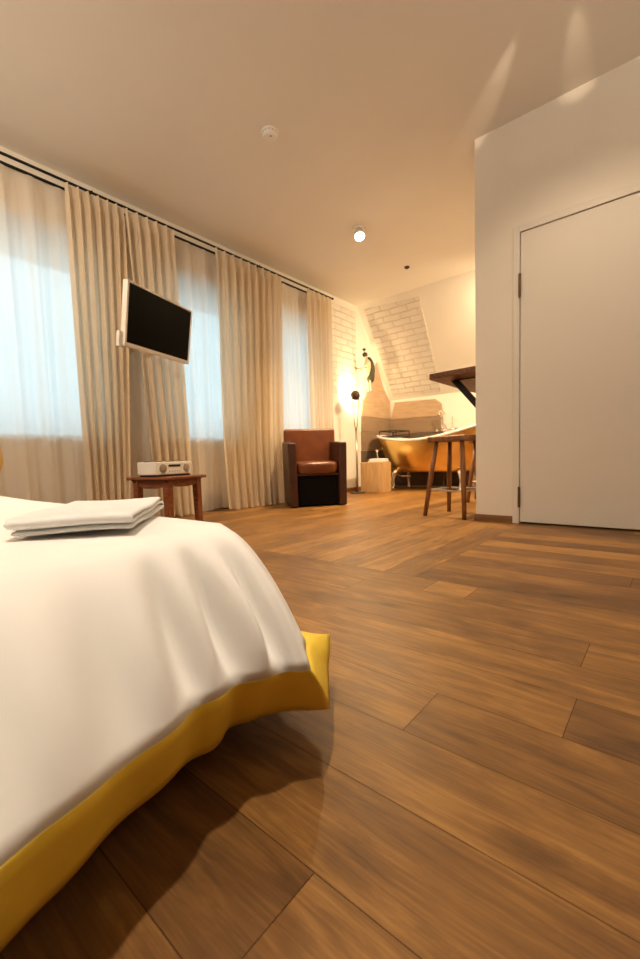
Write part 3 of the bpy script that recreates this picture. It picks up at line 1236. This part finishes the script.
obj('hat_ball', bm, BRONZE, fg, smooth=True)
bm = BM()
tube(bm, [(0.05, 0, 0.36), (-0.150, 0.126, 0.36)], 0.005, 6)
obj('wall_mount', bm, BRONZE, fg)

# ------------------------------------------------------------------ wood block stool with towel
lb = obj('wood_block', bx(-0.175, 0.175, -0.13, 0.13, 0, 0.425), LIGHTW, bevel=0.008)
lb.location = (-3.19, 5.03, 0)
lb.rotation_euler = (0, 0, math.radians(4))
tag(lb, 'pale solid wood block standing on the floor before the bathtub', 'stool')
bm = BM()
superbox(bm, (0, 0, 0.0), (0.130, 0.11, 0.013), 5, 12)
superbox(bm, (0.004, 0.003, 0.024), (0.120, 0.105, 0.012), 5, 12)
t2 = obj('bath_towel', bm, TOWEL, smooth=True)
t2.location = (-3.145, 5.03, 0.438)
t2.rotation_euler = (0, 0, math.radians(4))
tag(t2, 'folded white towel on top of the pale wood block', 'towel')

# ------------------------------------------------------------------ bathtub
TC = Vector((-2.63, 5.66, 0))
tub = empty('bathtub', TC, 0, 'freestanding brass bathtub with a white rim and claw feet', 'bathtub')
A1, B1 = 0.88, 0.36


def rimz(x):
    u = x / A1
    return 0.715 + 0.10 * max(0, -u - 0.25) ** 1.6 / (0.75 ** 1.6) + 0.20 * max(0, u + 0.15) ** 1.8 / (1.15 ** 1.8)


def tubsec(t, inset=0.0, zb=0.27):
    """t 0 bottom .. 1 rim"""
    f = t ** 0.55
    a = (0.56 + (A1 - 0.56) * f) - inset
    b = (0.22 + (B1 - 0.22) * f) - inset
    ring = []
    for q in range(64):
        th = 2 * PI * q / 64
        c, s = math.cos(th), math.sin(th)
        x = a * abs(c) ** 0.85 * (1 if c > 0 else -1)
        y = b * abs(s) ** 0.85 * (1 if s > 0 else -1)
        xr = x / a * A1
        z = zb + (rimz(xr) - zb) * t
        ring.append(Vector((x, y, z)))
    return ring


def loft(rings, cap0=False, cap1=False):
    bm = BM()
    V = [[bm.verts.new(p) for p in r] for r in rings]
    n = len(V[0])
    for A, B in zip(V, V[1:]):
        for q in range(n):
            bm.faces.new((A[q], A[(q + 1) % n], B[(q + 1) % n], B[q]))
    if cap0:
        bm.faces.new(V[0][::-1])
    if cap1:
        bm.faces.new(V[-1])
    return bm


ts = [0, 0.01, 0.04, 0.1, 0.2, 0.32, 0.45, 0.6, 0.75, 0.88, 0.97, 1.0]
low = [Vector((p.x * 0.9, p.y * 0.85, p.z - 0.012)) for p in tubsec(0)]
obj('shell', loft([low] + [tubsec(t) for t in ts], cap0=True), BRASS, tub, smooth=True)
obj('basin', loft([tubsec(t, 0.022, 0.30) for t in ts], cap0=True), ENAMEL, tub, smooth=True)
bm = BM()
tube(bm, [p + Vector((0, 0, 0.004)) for p in tubsec(1.0, 0.004)], 0.019, 10, True)
obj('rim', bm, ENAMEL, tub, smooth=True)
for ax in (-1, 1):
    for by in (-1, 1):
        bm = BM()
        px_, py_ = ax * 0.50, by * 0.22
        tube(bm, [(px_ * 0.92, py_ * 0.85, 0.30), (px_, py_, 0.24), (px_ * 1.03, py_ * 1.08, 0.15), (px_ * 1.0, py_ * 1.05, 0.07), (px_ * 1.03, py_ * 1.15, 0.035), (px_ * 1.03, py_ * 1.15, 0.002)],
             [0.030, 0.038, 0.028, 0.022, 0.040, 0.045], 14)
        obj('foot', bm, CHROME, tub, smooth=True)
bm = BM()
tube(bm, [(-0.80, -0.10, 0.60), (-0.84, -0.14, 0.59), (-0.83, -0.15, 0.50), (-0.72, -0.13, 0.30), (-0.50, -0.02, 0.20), (-0.35, 0, 0.20)], 0.016, 10)
lathe(bm, [(0.030, 0), (0.034, 0.01), (0.0, 0.014)], 16, (-0.85, -0.14, 0.59), 'x')
obj('drain_pipe', bm, CHROME, tub, smooth=True)

# floor standing tub filler
tf = empty('bath_tap', (-2.585, 6.06, 0), 0, 'chrome floor standing bath tap with hand shower behind the bathtub', 'tap')
bm = BM()
for x in (-0.05, 0.05):
    tube(bm, [(x, 0, 0), (x, 0, 0.86)], 0.013, 10)
    lathe(bm, [(0.035, 0), (0.035, 0.008), (0.013, 0.014)], 16, (x, 0, 0))
obj('riser', bm, CHROME, tf, smooth=True)
bm = BM()
tube(bm, [(-0.14, 0, 0.87), (0.14, 0, 0.87)], 0.022, 12)
obj('mixer_body', bm, CHROME, tf, smooth=True)
bm = BM()
tube(bm, [(0, 0, 0.87), (0, -0.02, 0.93), (0, -0.07, 0.95), (0, -0.12, 0.93), (0, -0.13, 0.89)], 0.012, 10)
obj('spout', bm, CHROME, tf, smooth=True)
for x in (-0.15, 0.15):
    bm = BM()
    lathe(bm, [(0.0, -0.012), (0.024, -0.012), (0.026, 0.012), (0.0, 0.012)], 14, (x, 0, 0.87), 'x')
    obj('tap_handle', bm, CHROME, tf, smooth=True)
bm = BM()
tube(bm, [(-0.07, 0.0, 0.88), (-0.075, 0, 1.06)], 0.009, 10)
tube(bm, [(-0.075 + 0.040 * math.sin(a * PI / 10), 0, 1.12 + 0.04 * -math.cos(a * PI / 10)) for a in range(20)], 0.010, 8, True)
obj('hand_shower', bm, CHROME, tf, smooth=True)
bm = BM()
tube(bm, [(0.09, 0, 0.88), (0.09, 0, 1.06)], 0.010, 10)
obj('upright', bm, CHROME, tf, smooth=True)

# bath caddy: black wire rack at the left end of the tub
bc = empty('bath_rack', (-3.26, 5.66, 0.79), 0, 'black wire bath rack over the left end of the bathtub', 'rack')
bm = BM()
for z in (0.09, 0.005):
    tube(bm, [(-0.12, -0.20, z), (0.16, -0.20, z), (0.16, 0.20, z), (-0.12, 0.20, z)], 0.007, 6, True)
for p in ((-0.12, -0.20), (0.16, -0.20), (0.16, 0.20), (-0.12, 0.20)):
    tube(bm, [(p[0], p[1], 0), (p[0], p[1], 0.09)], 0.006, 6)
obj('wire_frame', bm, BLACKM, bc)
bm = BM()
for q in range(9):
    x = -0.10 + q * 0.03
    tube(bm, [(x, -0.20, 0.005), (x, 0.20, 0.005)], 0.003, 6)
for s in (-1, 1):
    tube(bm, [(0.02, s * 0.20, 0.005), (0.02, s * 0.37, 0.005)], 0.006, 6)
obj('wire_shelf', bm, BLACKM, bc)

# ------------------------------------------------------------------ bar counter and stools
bar = empty('bar_counter', (-1.122, 3.30, 1.130), 0, 'dark walnut bar counter bracketed to the partition wall above the stools', 'counter')
bm = BM()
prism(bm, [Vector((0, 0, 0)), Vector((-0.44, 0.02, 0)), Vector((-0.455, 0.05, 0)), Vector((-0.46, 0.5, 0)), Vector((-0.47, 1.0, 0)), Vector((-0.42, 1.35, 0)), Vector((0, 1.38, 0))], (0, 0, 0.048))
obj('counter_top', bm, BARW, bar, bevel=0.006)
for y in (0.22, 1.15):
    bm = BM()
    box(bm, -0.30, 0.0, y - 0.018, y + 0.018, -0.010, -0.001)
    box(bm, -0.010, 0.0, y - 0.018, y + 0.018, -0.42, -0.001)
    prism(bm, [Vector((-0.33, y - .02, -0.004)), Vector((-0.27, y - .02, -0.004)), Vector((0.0, y - .02, -0.33)), Vector((0.0, y - .02, -0.40))], (0, 0.04, 0))
    obj('bracket', bm, BLACKM, bar)


def bar_stool():
    e = empty('bar_stool', (-1.345, 3.33, 0), math.radians(-10))
    bm = BM()
    v = box(bm, -0.175, 0.175, -0.145, 0.145, 0.605, 0.650)
    obj('seat', bm, STOOLW, e, bevel=0.012)
    H0 = 0.61
    for a in (-1, 1):
        for b in (-1, 1):
            bm = BM()
            tube(bm, [(a * 0.115, b * 0.095, H0), (a * 0.145, b * 0.13, 0.35), (a * 0.180, b * 0.175, 0.0)], [0.018, 0.021, 0.017], 12)
            obj('leg', bm, STOOLW, e, smooth=True)
    bm = BM()
    z = 0.215
    k = 0.155
    k2 = 0.145
    pts = []
    for cx, cy_, a0 in ((k - .03, k2 - .03, 0), (-k + .03, k2 - .03, 90), (-k + .03, -k2 + .03, 180), (k - .03, -k2 + .03, 270)):
        for q in range(5):
            a = math.radians(a0 + q * 22.5)
            pts.append((cx + 0.038 * math.cos(a), cy_ + 0.038 * math.sin(a), z))
    tube(bm, pts, 0.0075, 8, True)
    obj('foot_ring', bm, CHROME, e, smooth=True)
    return e


st = bar_stool()
tag(st, 'near wooden bar stool with a chrome foot ring, beside the partition corner', 'bar stool', 'bar stools at the counter')
s2_ = dup_tree(st)
s2_.location = (-1.44, 4.46, 0)
s2_.rotation_euler = (0, 0, math.radians(6))
tag(s2_, 'far wooden bar stool mostly hidden behind the near one', 'bar stool', 'bar stools at the counter')

# ------------------------------------------------------------------ ceiling things


def ceiling_spot(p, label, group=None):
    e = empty('ceiling_spot', (p[0], p[1], CEIL), 0, label, 'ceiling spot', group)
    bm = BM()
    lathe(bm, [(0.0, 0.0), (0.058, 0.0), (0.058, -0.016), (0.0, -0.020)], 28)
    obj('canopy', bm, WHITEP, e, smooth=False)
    ax = Vector((0.30, -0.30, -0.9)).normalized()
    c = Vector((0.0, 0, -0.062))
    bm = BM()
    tube(bm, [(0, 0, -0.015), (0, 0, -0.03)], 0.010, 10)
    obj('stem', bm, WHITEP, e)
    bm = BM()
    tube(bm, [c - ax * 0.034, c - ax * 0.028, c + ax * 0.018, c + ax * 0.024], [0.030, 0.045, 0.056, 0.056], 24)
    sh = obj('lamp_head', bm, WHITEP, e, smooth=True)
    bm = BM()
    tube(bm, [c + ax * 0.0245, c + ax * 0.028], 0.047, 24)
    obj('bulb', bm, BULB, sh)
    return e


spl = ['white ceiling spot with its round lamp lit, in the middle of the ceiling',
       'white ceiling spot over the bath niche behind the partition', 'white ceiling spot just before the door wall',
       'added unseen ceiling spot above the bed, brightening the curtains', 'added unseen ceiling spot just in front of the foot end, brightening the bed', 'added unseen ceiling spot behind the camera on the right']
for (p, a, e_, ang, c_), lb_ in zip(SPOTS, spl):
    ceiling_spot(p, lb_)

for (p, e_), lb_ in zip(FILL_UPLIGHTS, ('added unseen uplight on the right wall, brightening the ceiling', 'added unseen uplight on the back wall above the bed side, brightening the ceiling')):
    right = p[0] > 2
    e = empty('fill_uplight', p, -PI / 2 if right else 0, lb_, 'wall lamp')   # local +y points into the room
    obj('wall_plate', bx(-0.05, 0.05, 0.0, 0.012, -0.06, 0.06), WHITEP, e, bevel=0.002) if not right else obj('wall_plate', bx(-0.05, 0.05, -0.012, 0.0, -0.06, 0.06), WHITEP, e, bevel=0.002)
    sg = -1 if right else 1
    bm = BM()
    tube(bm, [(0, sg * 0.01, 0), (0, sg * 0.13, 0)], 0.009, 10)
    obj('wall_arm', bm, WHITEP, e, smooth=True)
    bm = BM()
    lathe(bm, [(0.0, -0.05), (0.035, -0.05), (0.06, 0.08), (0.056, 0.08), (0.032, -0.04), (0.0, -0.04)], 28, (0, sg * 0.13, 0))
    sh = obj('lamp_shade', bm, WHITEP, e, smooth=True)
    bm = BM()
    ellipsoid(bm, (0, sg * 0.13, 0.015), (0.02, 0.02, 0.03))
    obj('bulb', bm, BULB, sh, smooth=True)

sdm = empty('smoke_detector', (-2.136, 2.127, CEIL), 0, 'round white smoke detector on the ceiling', 'smoke detector')
bm = BM()
lathe(bm, [(0.0, 0), (0.058, 0), (0.058, -0.012), (0.054, -0.014)], 32)
obj('base', bm, WHITEP, sdm)
bm = BM()
lathe(bm, [(0.052, -0.014), (0.052, -0.024), (0.044, -0.036), (0.030, -0.040), (0.0, -0.040)], 32)
cv = obj('cover', bm, WHITEP, sdm)
bm = BM()
for q in range(14):
    a = 2 * PI * q / 14
    c, s = math.cos(a), math.sin(a)
    tube(bm, [(0.049 * c, 0.049 * s, -0.0185), (0.0525 * c, 0.0525 * s, -0.0185)], 0.003, 6)
obj('vent_slot', bm, BLACKP, cv)
bm = BM()
lathe(bm, [(0.006, -0.039), (0.006, -0.042), (0.0, -0.043)], 12, (0.018, -0.012, 0))
obj('indicator', bm, GREYBOX, cv)

bm = BM()
lathe(bm, [(0.0, 0.0), (0.030, 0.0), (0.030, -0.010), (0.014, -0.022), (0.0, -0.024)], 20)
hk = obj('ceiling_hook', bm, BRONZE)
hk.location = (-2.436, 4.61, CEIL)
tag(hk, 'small dark round fitting on the ceiling near the sloped wall', 'ceiling fitting')
